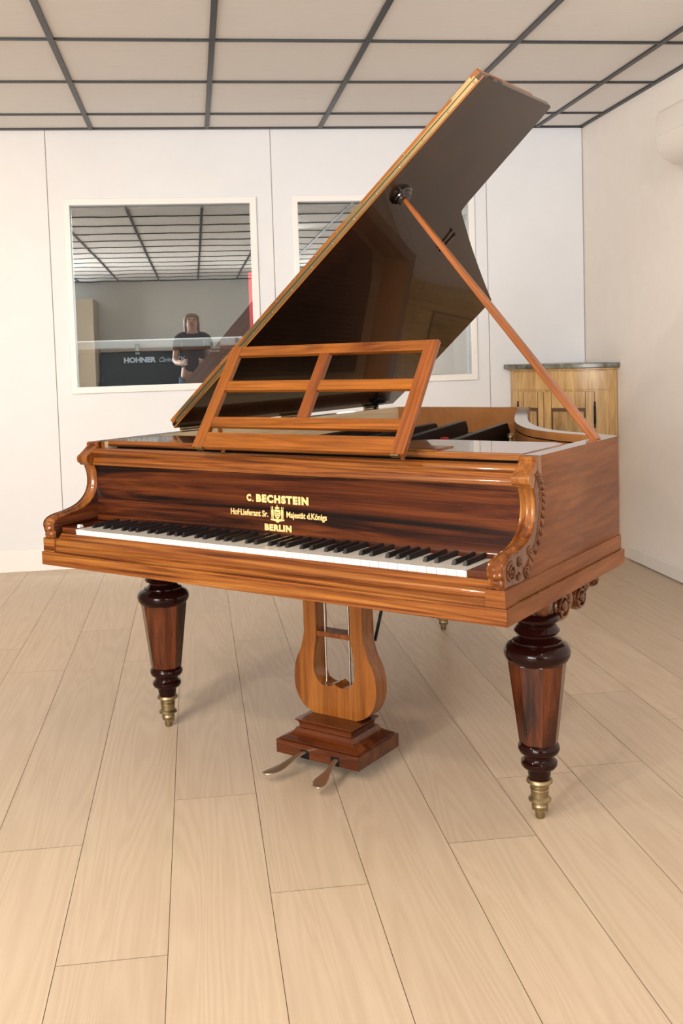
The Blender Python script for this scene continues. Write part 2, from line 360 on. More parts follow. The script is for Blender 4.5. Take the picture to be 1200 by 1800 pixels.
text_mesh('D6', .03, 0, 'model_lettering', m_paint, case, TM, fit=(-.084, -.046, 1.087, 1.113), shear=.4)
bm = bmesh.new()
for k, (a, b) in enumerate(((.165, .195), (.168, .190), (.155, .205))): box(bm, a+.18, b+.18, -.1515, -.150, 1.105-k*.009, 1.1065-k*.009)
obj('small_print', bm, m_paint, case)
st = empty('instrument_stand', 'dark metal stand carrying the black keyboard case behind the window', 'stand', (-.18, CY0+.2, 0))
obj('top_frame', bx(-.6, .55, -.16, .18, .86, .90), m_black, st, bevel=.004)
for sx in (-.5, .45):
    for sy in (-.12, .14): obj('leg', bx(sx-.015, sx+.015, sy-.015, sy+.015, 0, .86), m_black, st)
rp = obj('red_panel', bx(.352, .46, 6.30, 6.33, 0, 1.61), m_redpanel)
rp['label'] = 'tall narrow red board standing behind the right end of the left window'; rp['category'] = 'board'

# ------------------------------------------------------------------ air conditioner
ac = empty('air_conditioner', 'cream wall unit with rounded underside high on the right wall', 'air conditioner', (XW, 3.8, 0))
prof = [(0, 1.845), (-.06, 1.848), (-.13, 1.862), (-.172, 1.888), (-.195, 1.93), (-.20, 1.97), (-.20, 2.06), (-.185, 2.083), (0, 2.10)]
bm = bmesh.new(); prism(bm, prof, -.42, .42, 'y'); obj('housing', bm, m_ac, ac, smooth=True, bevel=.004)
bm = bmesh.new(); prism(bm, [(-.065, 1.8475), (-.10, 1.853), (-.104, 1.843), (-.068, 1.838)], -.33, .33, 'y'); obj('louvre', bm, m_ac, ac)
obj('seam_line', bx(-.2015, -.1995, -.415, .415, 1.975, 1.978), m_base, ac)

# ------------------------------------------------------------------ corner cabinet
cab = empty('corner_cabinet', 'bow fronted pale wood corner cabinet with grey marble top and two doors', 'cabinet', (XW, YW, 0))
def arc(l0, l1, r, bulge, n=14):
    """bowed front from (-l0, -0) side on the back wall to (0,-l1) on the right wall"""
    a = Vector((-l0, -.045)); b = Vector((-.045, -l1)); c = (a+b)/2; nrm = Vector((-(b-a).y, (b-a).x)).normalized()
    if nrm.dot(Vector((-1, -1))) < 0: nrm = -nrm
    return [tuple(a.lerp(b, k/n)+nrm*bulge*(1-(2*k/n-1)**2)) for k in range(n+1)]
def cab_prism(l0, l1, bulge, z0, z1, mat, name, parent=cab, bevel=.002):
    bm = bmesh.new(); A = arc(l0, l1, 0, bulge)
    prism(bm, [(-.003, -.003), (-l0, -.003)]+A+[(-.003, -l1)], z0, z1); return obj(name, bm, mat, parent, smooth=True, bevel=bevel)
cab_prism(.478, .47, .075, .985, 1.011, m_marble, 'marble_top', bevel=.004)
cab_prism(.452, .445, .07, .975, .985, m_crown, 'cornice')
cab_prism(.440, .432, .066, .07, .975, m_crown, 'carcass')
cab_prism(.447, .439, .07, 0, .07, m_crown, 'plinth')
def bow_patch(u0, u1, z0, z1, off, thick, mat, name, parent, n=10, bevel=.0015):
    A = Vector((-.440, -.045)); B = Vector((-.045, -.432)); nrm = Vector((-(B-A).y, (B-A).x)).normalized()
    if nrm.dot(Vector((-1, -1))) < 0: nrm = -nrm
    def P(u, o): q = A.lerp(B, u)+nrm*(.066*(1-(2*u-1)**2)+o); return (q.x, q.y)
    pts = [P(u0+(u1-u0)*k/n, off) for k in range(n+1)]+[P(u1-(u1-u0)*k/n, off+thick) for k in range(n+1)]
    bm = bmesh.new(); prism(bm, pts, z0, z1); return obj(name, bm, mat, parent, smooth=True, bevel=bevel)
bow_patch(.02, .98, .872, .968, .0, .004, m_crown, 'frieze', cab)
bow_patch(.0, .075, .08, .868, .0, .004, m_crown, 'stile', cab)
bow_patch(.885, 1.0, .08, .868, .0, .004, m_crown, 'stile', cab)
for (a, b) in ((.085, .385), (.392, .875)):
    d = bow_patch(a, b, .10, .862, .0, .005, m_cabdark, 'door', cab); wd = .075 if b > .5 else .06
    bow_patch(a, a+wd, .10, .862, .005, .004, m_crown, 'door_stile', d); bow_patch(b-wd, b, .10, .862, .005, .004, m_crown, 'door_stile', d)
    bow_patch(a+wd+.005, b-wd-.005, .775, .862, .005, .004, m_crown, 'door_rail', d); bow_patch(a+wd+.005, b-wd-.005, .10, .19, .005, .004, m_crown, 'door_rail', d)
    bow_patch(a+wd+.018, b-wd-.018, .21, .757, .004, .006, m_cabpanel, 'door_panel', d, bevel=.004)
A_ = Vector((-.440, -.045)); B_ = Vector((-.045, -.432)); nr_ = Vector((-.7, -.715))
for u, zc in ((.882, .74), (.078, .74)):
    q = A_.lerp(B_, u)+nr_*(.066*(1-(2*u-1)**2)+.013); bm = bmesh.new()
    lathe(bm, [(.002, zc-.07), (.005, zc-.062), (.003, zc-.055), (.0055, zc-.045), (.0055, zc+.045), (.003, zc+.055), (.005, zc+.062), (.002, zc+.07)], (q.x, q.y), 12)
    obj('hinge', bm, m_black, cab, smooth=True)

# ------------------------------------------------------------------ grand piano
W = 1.3825; SE = W-.010; ZR = .8743; ZB = .5518; Z1 = .5883; Z2 = .6248
P = empty('grand_piano', 'antique rosewood grand piano with lid raised on prop, turned octagonal legs and lyre pedals', 'piano', (-.4324, 2.8668, 0), -.7348)
bent = spline([(1.366, .702), (1.316, .735), (1.205, .792), (1.100, .880), (1.009, 1.008), (.919, 1.175), (.79, 1.465), (.70, 1.68), (.625, 1.85)], 5)
bent[0] = (SE-.002, .692)
def outline(d, y0):
    """case plan offset outwards by d, counter clockwise from front left"""
    out = [(.010-d, y0), (SE+d, y0), (SE+d, .690+d*.6)]
    for i, q in enumerate(bent[1:-1], 1):
        a = Vector(bent[i-1]); b = Vector(bent[i+1]); t = (b-a).normalized(); n = Vector((t.y, -t.x)); out.append((q[0]+n.x*d, q[1]+n.y*d))
    out += [(.625+d, 1.862+d), (.010-d, 1.862+d)]
    return out
bm = bmesh.new(); prism(bm, outline(.010, 0), ZB, Z1); obj('base_moulding', bm, m_front, P, bevel=.0015, mats=[m_front])
# right face of the base needs its grain along the side
bm = bmesh.new(); prism(bm, outline(.0105, .0006), ZB+.0005, Z1-.0005)
def keep(bm, fn):
    bmesh.ops.delete(bm, geom=[f for f in bm.faces if not fn(f)], context='FACES')
bm.normal_update(); bmesh.ops.recalc_face_normals(bm, faces=bm.faces); keep(bm, lambda f: abs(f.normal.z) < .5 and f.calc_center_median().y > .01)
obj('base_side_veneer', bm, m_side, P)
bm = bmesh.new(); prism(bm, outline(.004, .048), Z1, Z2); obj('side_moulding', bm, m_side, P, bevel=.002)
for xa, xb in ((.0045, .048), (W-.048, W-.0045)):
    obj('corner_block', bx(xa, xb, .003, .06, Z1, Z2), m_front, P, bevel=.001)
obj('corner_side_veneer', bx(W-.0046, W-.0040, .0035, .0598, Z1+.0003, Z2-.0003), m_side, P)
# rim wall
def offs(pts, d):
    out = []
    for i, q in enumerate(pts):
        a = Vector(pts[max(i-1, 0)]); b = Vector(pts[min(i+1, len(pts)-1)]); t = (b-a).normalized(); n = Vector((t.y, -t.x)); out.append((q[0]-n.x*d, q[1]-n.y*d))
    return out
RT = .042
o_out = [(SE, .192), (SE, .690)]+bent[1:-1]+[(.625, 1.862), (.010, 1.862), (.010, .192)]
bi = offs(bent, RT)
o_in = [(SE-RT, .192), (SE-RT, .672)]+bi[1:-1]+[(.598, 1.862-RT), (.010+.05, 1.862-RT), (.060, .192)]
bm = bmesh.new(); n = len(o_out)
vo = [[bm.verts.new((x, y, z)) for x, y in o_out] for z in (Z2-.002, ZR)]; vi = [[bm.verts.new((x, y, z)) for x, y in o_in] for z in (Z2-.002, ZR)]
nb = len(bent)
for i in range(n-1):
    f = bm.faces.new([vo[0][i], vo[0][i+1], vo[1][i+1], vo[1][i]]); f.material_index = 0
    f = bm.faces.new([vi[0][i], vi[1][i], vi[1][i+1], vi[0][i+1]]); f.material_index = 2 if i == n-2 else 1
    f = bm.faces.new([vo[1][i], vo[1][i+1], vi[1][i+1], vi[1][i]]); f.material_index = 3
for k in (0, n-1): bm.faces.new([vo[0][k], vi[0][k], vi[1][k], vo[1][k]])
obj('rim', bm, m_side, P, smooth=True, mats=[m_side, m_rimin, m_pale, m_rim], recalc=False)
# inlay line inside the rim
bm = bmesh.new(); li = offs(o_in[1:-2], .0008)
for i in range(len(li)-1):
    if i == 0: continue
    a, b = li[i], li[i+1]
    for z in (ZR-.024,):
        bm.faces.new([bm.verts.new((a[0], a[1], z)), bm.verts.new((b[0], b[1], z)), bm.verts.new((b[0], b[1], z+.003)), bm.verts.new((a[0], a[1], z+.003))])
obj('inlay_line', bm, m_darkred, P)
# interior
inner = [(x, max(y, .30)) for x, y in o_in]
bm = bmesh.new(); prism(bm, [(x, y) for x, y in inner], .742, .752); obj('soundboard', bm, m_pale, P)
pl = [(.12, .42), (1.28, .42), (1.30, .62)]+[(x-.03, y-.03) for x, y in bi[6:-4]]+[(.50, 1.70), (.12, 1.70)]
bm = bmesh.new(); prism(bm, pl, .772, .786); ip = obj('iron_plate', bm, m_black, P, bevel=.004)
for (xa, ya, xb, yb, zt) in ((.955, .45, .775, 1.33, .856), (.785, .45, .553, 1.46, .852), (1.12, .45, .985, 1.00, .822), (.50, .45, .36, 1.6, .83), (.28, .45, .20, 1.6, .83)):
    d = Vector((xb-xa, yb-ya)); L = d.length; ang = math.atan2(d.y, d.x)
    m4 = Matrix.Translation((xa, ya, 0)) @ Matrix.Rotation(ang, 4, 'Z')
    bm = bmesh.new(); prism(bm, [(0, .79), (L, .79), (L+.005, zt-.03), (L-.02, zt-.004), (L-.04, zt), (0, zt)], -.009, .009, 'y', mat4=m4)
    obj('plate_strut', bm, m_black, ip, bevel=.003)
bm = bmesh.new()
for k in range(58):
    xs = .16+k*.0188; 
    ye = 1.62 if xs < .5 else 1.62-(xs-.5)*1.25
    tube(bm, [(xs, .50, .797), (xs-.04, ye, .797)], .0007, 4)
so = obj('strings', bm, m_steel, P); so['kind'] = 'stuff'
obj('felt_strip', bx(1.02, 1.10, .60, .63, .79, .835), m_felt, P); obj('felt_strip', bx(.62, .66, 1.10, 1.13, .79, .82), m_felt, P)
bm = bmesh.new(); lathe(bm, [(.006, .80), (.006, .85), (.009, .853), (.009, .862), (.005, .866)], (1.03, .80), 12); obj('brass_post', bm, m_brass, P, smooth=True)
bm = bmesh.new(); tube(bm, [(.99, .77, .838), (1.09, .75, .838)], .006); obj('brass_rod', bm, m_brass, P, smooth=True)
# front shelf
bm = bmesh.new(); prism(bm, [(.052, .205), (1.330, .205), (1.332, .44), (1.30, .475), (.97, .475), (.94, .45), (.90, .385), (.50, .385), (.20, .40), (.06, .40)], .860, .8755)
obj('front_shelf', bm, m_front, P, mats=[m_front], bevel=.002)
bm = bmesh.new(); prism(bm, [(.056, .208), (1.328, .208), (1.329, .438), (1.298, .471), (.97, .471), (.94, .446), (.90, .381), (.50, .381), (.20, .396), (.064, .396)], .8755, .8762)
obj('shelf_top_veneer', bm, m_shelf, P)
obj('action_front', bx(.055, 1.328, .24, .26, .70, .860), m_black, P)
# fall rail
bm = bmesh.new()
rp_ = [(.19, .857), (.172, .8575), (.163, .8565), (.157, .852), (.155, .846), (.157, .841), (.160, .838), (.161, .824), (.158, .819), (.156, .815), (.158, .811), (.163, .809), (.19, .809)]
prism(bm, rp_, .044, W-.044, 'x'); obj('fall_rail', bm, m_front, P, smooth=True)
# nameboard
bm = bmesh.new(); prism(bm, [(.170, .812), (.170, .668), (.166, .656), (.160, .652), (.19, .652), (.19, .812)], .044, W-.044, 'x')
nb_ = obj('nameboard', bm, m_name, P, smooth=True)
TMn = Matrix.Translation((0, .1696, 0)) @ RX
text_mesh('C', .02, .0013, 'gilt_lettering', m_gold, nb_, TMn, fit=(.592, .6065, .7375, .7560))
text_mesh('.', .02, .0013, 'gilt_lettering', m_gold, nb_, TMn, fit=(.6095, .6135, .7370, .7410))
text_mesh('BECHSTEIN', .02, .0013, 'gilt_lettering', m_gold, nb_, TMn, space=1.22, fit=(.623, .785, .7365, .7570))
text_mesh('Hof·Lieferant Sr.', .012, .0003, 'gilt_lettering', m_gold, nb_, TMn, fit=(.538, .6595, .7005, .7165))
text_mesh('Majestät d.Königs', .012, .0003, 'gilt_lettering', m_gold, nb_, TMn, fit=(.717, .838, .6980, .7180))
text_mesh('BERLIN', .016, .0010, 'gilt_lettering', m_gold, nb_, TMn, space=1.15, fit=(.647, .731, .6665, .6835))
# coat of arms: shield, crown, two supporters, plinth
bm = bmesh.new(); yq = .1692
def flat(pts, y=yq): bm.faces.new([bm.verts.new((x, y, z)) for x, z in pts])
cx_ = .6885
flat([(cx_-.009, .721), (cx_+.009, .721), (cx_+.0095, .708), (cx_+.006, .701), (cx_, .697), (cx_-.006, .701), (cx_-.0095, .708)])
flat([(cx_-.006, .7225), (cx_+.006, .7225), (cx_+.0075, .728), (cx_+.004, .7265), (cx_+.002, .730), (cx_, .7275), (cx_-.002, .730), (cx_-.004, .7265), (cx_-.0075, .728)])
flat([(cx_-.0012, .730), (cx_+.0012, .730), (cx_+.0012, .733), (cx_-.0012, .733)])
for s in (-1, 1):
    X = lambda a: cx_+s*a
    flat([(X(.011), .698), (X(.0135), .698), (X(.0138), .708), (X(.0118), .708)])
    flat([(X(.0155), .698), (X(.018), .698), (X(.0175), .708), (X(.0145), .708)])
    flat([(X(.0112), .708), (X(.018), .708), (X(.0185), .717), (X(.017), .722), (X(.012), .722), (X(.0112), .716)])
    flat([(X(.0125), .723), (X(.0165), .723), (X(.0165), .7275), (X(.0145), .729), (X(.0125), .7275)])
    flat([(X(.0185), .700), (X(.0195), .700), (X(.0198), .729), (X(.0188), .729)])
flat([(cx_-.021, .6975), (cx_+.021, .6975), (cx_+.022, .694), (cx_+.006, .6915), (cx_+.0012, .688), (cx_-.0012, .688), (cx_-.006, .6915), (cx_-.022, .694)])
obj('gilt_crest', bm, m_gold, nb_, recalc=False)
bm = bmesh.new()
for zz, hw in ((.714, .006), (.709, .007), (.704, .005)):
    bm.faces.new([bm.verts.new(q) for q in ((cx_-hw, .1690, zz), (cx_+hw, .1690, zz), (cx_+hw, .1690, zz+.0013), (cx_-hw, .1690, zz+.0013))])
obj('crest_quarterings', bm, m_name, nb_, recalc=False)
# red-brown key strip under nameboard + key blocks
obj('key_frame', bx(.044, W-.044, .03, .24, Z2-.03, .630), m_box, P)
for xa, xb in ((.046, .1025), (W-.1025, W-.046)):
    obj('key_block', bx(xa, xb, .036, .17, .62, .652), m_box, P, bevel=.001)
bm = bmesh.new(); prism(bm, [(.05, .652), (.065, .652), (.06, .66), (.052, .66)], .090, .100, 'x'); obj('ivory_stop', bm, m_ivory, P)
# key slip
bm = bmesh.new()
prism(bm, [(.05, Z1), (.008, Z1), (.008, .601), (.011, .603), (.009, .606), (.009, .612), (.012, .618), (.017, .622), (.020, .624), (.030, .637), (.040, .637), (.05, .632)], .048, W-.048, 'x')
obj('key_slip', bm, m_front, P, smooth=True)
# keys: 50 whites, 35 blacks
KX = (W-1.175)/2; KW = .0235
def white_mesh():
    bm = bmesh.new(); box(bm, .0005, KW-.0005, .0345, .168, .628, .6475, mi=1); box(bm, .0006, KW-.0009, .032, .168, .6475, .6505)
    box(bm, .0007, KW-.0007, .0335, .0345, .634, .6475)
    me = bpy.data.meshes.new('white_key'); bmesh.ops.recalc_face_normals(bm, faces=bm.faces); bm.to_mesh(me); bm.free()
    me.materials.append(m_ivory); me.materials.append(m_keywood); return me
def black_mesh():
    bm = bmesh.new(); a, b = -.0055, .0055; a2, b2 = -.0038, .0038
    v = [bm.verts.new(q) for q in ((a, .071, .6505), (b, .071, .6505), (b, .168, .6505), (a, .168, .6505), (a2, .075, .661), (b2, .075, .661), (b2, .168, .662), (a2, .168, .662))]
    for f in ((0, 1, 5, 4), (1, 2, 6, 5), (2, 3, 7, 6), (3, 0, 4, 7), (4, 5, 6, 7), (0, 3, 2, 1)): bm.faces.new([v[i] for i in f])
    bmesh.ops.bevel(bm, geom=[e for e in bm.edges], offset=.0011, segments=2, affect='EDGES')
    me = bpy.data.meshes.new('black_key'); bmesh.ops.recalc_face_normals(bm, faces=bm.faces); bm.to_mesh(me); bm.free(); me.materials.append(m_ebony); return me
wm = white_mesh(); bk = black_mesh()
for i in range(50):
    o = bpy.data.objects.new('white_key', wm); COL.objects.link(o); o.parent = P; o.location = (KX+i*KW, 0, 0)
    nme = 'ABCDEFG'[i % 7]
    if nme in 'ACDFG' and i < 49:
        sh = {'A': .0022, 'C': -.0022, 'D': .0022, 'F': -.003, 'G': 0}[nme]
        o = bpy.data.objects.new('black_key', bk); COL.objects.link(o); o.parent = P; o.location = (KX+(i+1)*KW+sh, 0, 0)
# arms
cap = [(.20, .8743), (.178, .8743), (.174, .872), (.172, .868), (.174, .864), (.170, .860), (.145, .842), (.137, .838), (.1335, .832), (.134, .824), (.137, .819), (.142, .817), (.145, .812), (.152, .810), (.20, .810)]
shaft = spline([(.155, .811), (.163, .792), (.166, .770), (.162, .745), (.147, .722), (.118, .703), (.075, .692), (.038, .687), (.014, .680), (.003, .670), (.001, .660), (.004, .648), (.008, .638), (.006, .632), (.000, .627)], 5)
def arm(x0, x1, outer):
    bm = bmesh.new(); nx = 15
    cols = []
    for j in range(nx+1):
        t = j/nx; u = 2*t-1
        off = .0030*cos(u*pi*1.5)*(1-abs(u)**8)+(-.006 if abs(u) > .99 else -.0015 if abs(u) > .85 else 0)
        col = []
        for i, (y, z) in enumerate(shaft):
            a = Vector(shaft[max(i-1, 0)]); b = Vector(shaft[min(i+1, len(shaft)-1)]); d = (b-a).normalized(); nn = Vector((d.y, -d.x))
            k = min(1, (len(shaft)-1-i)/6+.4)
            wob = .0015*sin(i*.9) if i > 38 else 0
            col.append(bm.verts.new((x0+(x1-x0)*t, y+nn.x*off*k*(1)+wob, z+nn.y*off*k)))
        cols.append(col)
    for a, b in zip(cols, cols[1:]):
        for i in range(len(shaft)-1):
            bm.faces.new([a[i], a[i+1], b[i+1], b[i]])
    for cidx, mi in ((0, 1 if outer == 'right' else 2), (-1, 1 if outer == 'left' else 2)):
        c = cols[cidx]; bk_ = [bm.verts.new((v.co.x, .20, v.co.z)) for v in c]
        for i in range(len(c)-1):
            f = bm.faces.new([c[i], c[i+1], bk_[i+1], bk_[i]]); f.material_index = mi
    prism(bm, cap, x0-.001, x1+(.001), 'x')
    o = obj('arm', bm, m_arm, P, smooth=True, mats=[m_arm, m_armin, m_side]); return o
aL = arm(.008, .046, 'left'); aR = arm(W-.046, W-.008, 'right')
def carving(xs, sgn, par):
    bm = bmesh.new()
    back = spline([(.178, .845), (.196, .82), (.207, .793), (.206, .765), (.197, .732), (.180, .697), (.146, .667), (.120, .640), (.085, .628), (.03, .630)], 4)
    def res(pts, n):
        P_ = [Vector(q) for q in pts]; L_ = [0]
        for p, q in zip(P_, P_[1:]): L_.append(L_[-1]+(q-p).length)
        out = []
        for k in range(n+1):
            t = L_[-1]*k/n; i = max(j for j in range(len(L_)) if L_[j] <= t+1e-9); i = min(i, len(P_)-2)
            out.append(P_[i].lerp(P_[i+1], (t-L_[i])/(L_[i+1]-L_[i]+1e-12)))
        return out
    fa = res([(.160, .812)]+[(y+.003, z) for y, z in shaft[2:-3]]+[(.010, .630)], 40); ba = res(back, 40)
    vv = [[bm.verts.new((xx, q.x, q.y)) for q in line] for line, xx in ((fa, xs), (fa, xs+sgn*.003), (ba, xs+sgn*.003), (ba, xs))]
    for k in range(40):
        for a, b in ((0, 1), (1, 2), (2, 3)): bm.faces.new([vv[a][k], vv[a][k+1], vv[b][k+1], vv[b][k]])
    # leaf lobes along the back curve
    for i in range(2, 30, 2):
        y, z = back[i]; a = Vector(back[i-1]); b = Vector(back[i+1]); d = b-a; ang = math.atan2(d.y, d.x)
        s = .013 if i < 26 else .015
        ball(bm, (xs+sgn*.003, y-.006, z+.001), (.0065, s, .0052), Matrix.Rotation(ang+.75, 3, 'X'), 10)
    inner_ = [(y-.017, z+.003) for y, z in back[2:26]]
    tube(bm, [(xs+sgn*.003, y, z) for y, z in inner_], .0026, 8)
    for (cy, cz, r0, turns, dirn) in ((.036, .656, .021, 2.0, 1), (.108, .645, .014, 1.6, -1), (.078, .668, .010, 1.3, 1), (.070, .640, .008, 1.2, -1), (.128, .682, .010, 1.3, 1)):
        sp = []
        for k in range(40):
            a = dirn*k/39*turns*2*pi+1.2; r = r0*(1-.80*k/39); sp.append((xs+sgn*(.0035+.002*k/39), cy+r*cos(a), cz+r*sin(a)))
        tube(bm, sp, [max(.0012, .0030*(1-.5*q_/39)) for q_ in range(40)], 8)
        ball(bm, (xs+sgn*.004, cy, cz), (.004, .004, .004), None, 10)
    obj('carving', bm, wood('carved_wood', 'z', [(.3, (.10, .030, .009)), (.7, (.18, .060, .018))], across=12, along=4, rough=.25, coat=.3), par, smooth=True)
carving(W-.009, 1, aR); carving(.009, -1, aL)
# legs
leg_prof_up = [(.040, .552), (.040, .492), (.050, .486), (.0535, .480), (.052, .474), (.046, .470), (.043, .464), (.050, .456), (.0535, .450), (.050, .444), (.041, .441), (.040, .436), (.048, .429), (.056, .426), (.0565, .422), (.063, .419), (.070, .415), (.0755, .408), (.077, .399), (.0755, .389), (.070, .380), (.062, .374), (.05, .372)]
leg_prof_dn = [(.036, .187), (.043, .184), (.0475, .176), (.0485, .168), (.045, .160), (.036, .155), (.034, .149), (.035, .145), (.042, .138), (.0425, .131), (.038, .124), (.029, .119), (.027, .113), (.0265, .106), (.0235, .096), (.018, .094)]
brass_prof = [(.018, .097), (.0275, .096), (.0305, .092), (.0305, .088), (.0265, .085), (.0215, .082), (.0212, .076), (.0222, .0755), (.0205, .074), (.0222, .0725), (.0205, .071), (.0215, .0695), (.0205, .060), (.0205, .053), (.024, .050), (.0268, .047), (.0268, .044), (.022, .041), (.018, .039), (.018, .034), (.0195, .031), (.0175, .022), (.0115, .0215), (.011, .004), (.009, 0)]
def make_leg(x, y):
    bm = bmesh.new(); n = 8; rings = []
    for r, z in ((.069, .378), (.0455, .184)):
        rings.append([bm.verts.new((x+r*cos(2*pi*(k+.5)/n+.2), y+r*sin(2*pi*(k+.5)/n+.2), z)) for k in range(n)])
    for k in range(n): bm.faces.new([rings[0][k], rings[1][k], rings[1][(k+1) % n], rings[0][(k+1) % n]])
    bm.faces.new(rings[0]); bm.faces.new(rings[1])
    L = obj('leg', bm, m_leg, P, bevel=.0015)
    bm = bmesh.new(); lathe(bm, leg_prof_up, (x, y), 48); obj('turned_collar', bm, m_darkred, L, smooth=True)
    bm = bmesh.new(); lathe(bm, leg_prof_dn, (x, y), 48); obj('turned_ankle', bm, m_darkred, L, smooth=True)
    bm = bmesh.new(); lathe(bm, brass_prof, (x, y), 36)
    for s in (-1, 1): box(bm, x+s*.014-.004, x+s*.014+.004, y-.006, y+.006, .018, .038)
    obj('brass_ferrule', bm, m_brassdull, L, smooth=True)
    # scroll bracket running back under the case
    bm = bmesh.new(); hw = .042
    scr = [(.418-.363, .500, .040), (.528-.363, .497, .034), (.632-.363, .519, .0205)]
    for dy, z, r in scr:
        for s in (-1, 1):
            sp = []
            for k in range(30):
                a = -k/29*3.3*pi+2.2; rr = r*(1-.72*k/29); sp.append((x+s*(hw+.001+.004*k/29), y+dy+rr*cos(a), z+rr*sin(a)))
            tube(bm, sp, r*.10, 8)
            ball(bm, (x+s*(hw+.004), y+dy, z), (.006, r*.3, r*.3), None, 12)
        pr = [(x-hw, 0)]
        n2 = 24; ra = []
        for xx, rs in ((x-hw, .93), (x-hw*.8, 1), (x-hw*.35, .93), (x, 1.0), (x+hw*.35, .93), (x+hw*.8, 1), (x+hw, .93)):
            ra.append([bm.verts.new((xx, y+dy+r*rs*cos(2*pi*k/n2), z+r*rs*sin(2*pi*k/n2))) for k in range(n2)])
        for a, b in zip(ra, ra[1:]):
            for k in range(n2): bm.faces.new([a[k], a[(k+1) % n2], b[(k+1) % n2], b[k]])
        bm.faces.new(ra[0][::-1]); bm.faces.new(ra[-1])
    for dy, z, s_ in ((.475-.363, .500, .034), (.585-.363, .515, .026), (.350-.363, .515, .036)):
        for sx in (-.02, .02): ball(bm, (x+sx, y+dy, z), (.024, s_*.8, s_), None, 14)
    box(bm, x-hw, x+hw, y-.05, y+.285, .525, .552)
    obj('scroll_bracket', bm, m_carv, L, smooth=True)
    return L
m_carv = wood('bracket_wood', 'z', [(.3, (.06, .014, .004)), (.5, (.15, .045, .013)), (.7, (.22, .075, .022))], across=10, along=4, rough=.22)
YL = .363
make_leg(.0975, YL); make_leg(1.287, YL)
# rear leg under the tail
bx_, by_ = .313, 1.70
bm = bmesh.new(); rings = []
for r, z in ((.066, .378), (.044, .184)): rings.append([bm.verts.new((bx_+r*cos(2*pi*(k+.5)/8), by_+r*sin(2*pi*(k+.5)/8), z)) for k in range(8)])
for k in range(8): bm.faces.new([rings[0][k], rings[1][k], rings[1][(k+1) % 8], rings[0][(k+1) % 8]])
LR = obj('leg', bm, m_leg, P)
bm = bmesh.new(); lathe(bm, leg_prof_up, (bx_, by_), 32); obj('turned_collar', bm, m_darkred, LR, smooth=True)
bm = bmesh.new(); lathe(bm, leg_prof_dn, (bx_, by_), 32); obj('turned_ankle', bm, m_darkred, LR, smooth=True)
bm = bmesh.new(); lathe(bm, brass_prof, (bx_, by_), 28); obj('brass_ferrule', bm, m_brassdull, LR, smooth=True)

# lyre
LC = .685; ly0, ly1 = .398, .452
out_h = spline([(.094, .553), (.096, .424), (.094, .372), (.097, .340), (.108, .300), (.126, .262), (.133, .220), (.128, .178), (.104, .140), (.062, .121), (.0, .116)], 5)
in_h = spline([(.0, .213), (.010, .207), (.026, .204), (.046, .209), (.062, .228), (.068, .250), (.064, .290), (.057, .330), (.0555, .372), (.056, .424), (.056, .553)], 5)
bm = bmesh.new(); half = [(x, z) for x, z in out_h]+[(x, z) for x, z in in_h]
for s in (1, -1):
    pts = [(LC+s*x, z) for x, z in half]
    prism(bm, pts, ly0, ly1, 'y')
bmesh.ops.triangulate(bm, faces=[f for f in bm.faces if len(f.verts) > 4])
bmesh.ops.remove_doubles(bm, verts=bm.verts, dist=.0002)
bmesh.ops.delete(bm, geom=[f for f in bm.faces if all(abs(v.co.x-LC) < .0003 for v in f.verts)], context='FACES')
lyre = obj('lyre', bm, m_lyre, P, smooth=True, bevel=.0012, bseg=1)
obj('cross_bar', bx(LC-.058, LC+.058, ly0+.004, ly1-.004, .338, .351), m_deskd, lyre)
for xr in (-.044, .034):
    bm = bmesh.new(); tube(bm, [(LC+xr, .425, .55), (LC+xr+.001, .425, .13)], .0033, 10); obj('pedal_rod', bm, m_steel, lyre, smooth=True)
bm = bmesh.new(); tube(bm, [(LC+.088, .47, .325), (LC+.10, .56, .55)], .0045, 8); obj('brace_rod', bm, m_black, lyre)
# pedal box: base board, concave flare, neck
def sqring(bm, hx, hy0, hy1, z): return [bm.verts.new(q) for q in ((LC+.004-hx, hy0, z), (LC+.004+hx, hy0, z), (LC+.004+hx, hy1, z), (LC+.004-hx, hy1, z))]
bm = bmesh.new()
yc = .40
levels = [(.132, .100, .034), (.132, .100, .0700), (.124, .093, .0712), (.124, .093, .0745), (.112, .083, .0790), (.102, .075, .0840), (.095, .069, .0900), (.0915, .066, .0960), (.0905, .065, .0985), (.083, .0585, .0995), (.0835, .058, .107), (.086, .060, .114), (.091, .0645, .1185), (.0925, .066, .1200), (.0925, .066, .1225), (.0, .0, .1225)]
rs = [sqring(bm, a, yc-b, yc+b, z) for a, b, z in levels]
bm.faces.new(rs[0])
for a, b in zip(rs, rs[1:]):
    for k in range(4): bm.faces.new([a[k], a[(k+1) % 4], b[(k+1) % 4], b[k]])
bmesh.ops.remove_doubles(bm, verts=bm.verts, dist=.0001)
pb = obj('pedal_box', bm, m_box, lyre, smooth=True)
obj('box_underside', bx(LC-.11, LC+.115, yc-.085, yc+.085, .028, .034), m_black, pb)
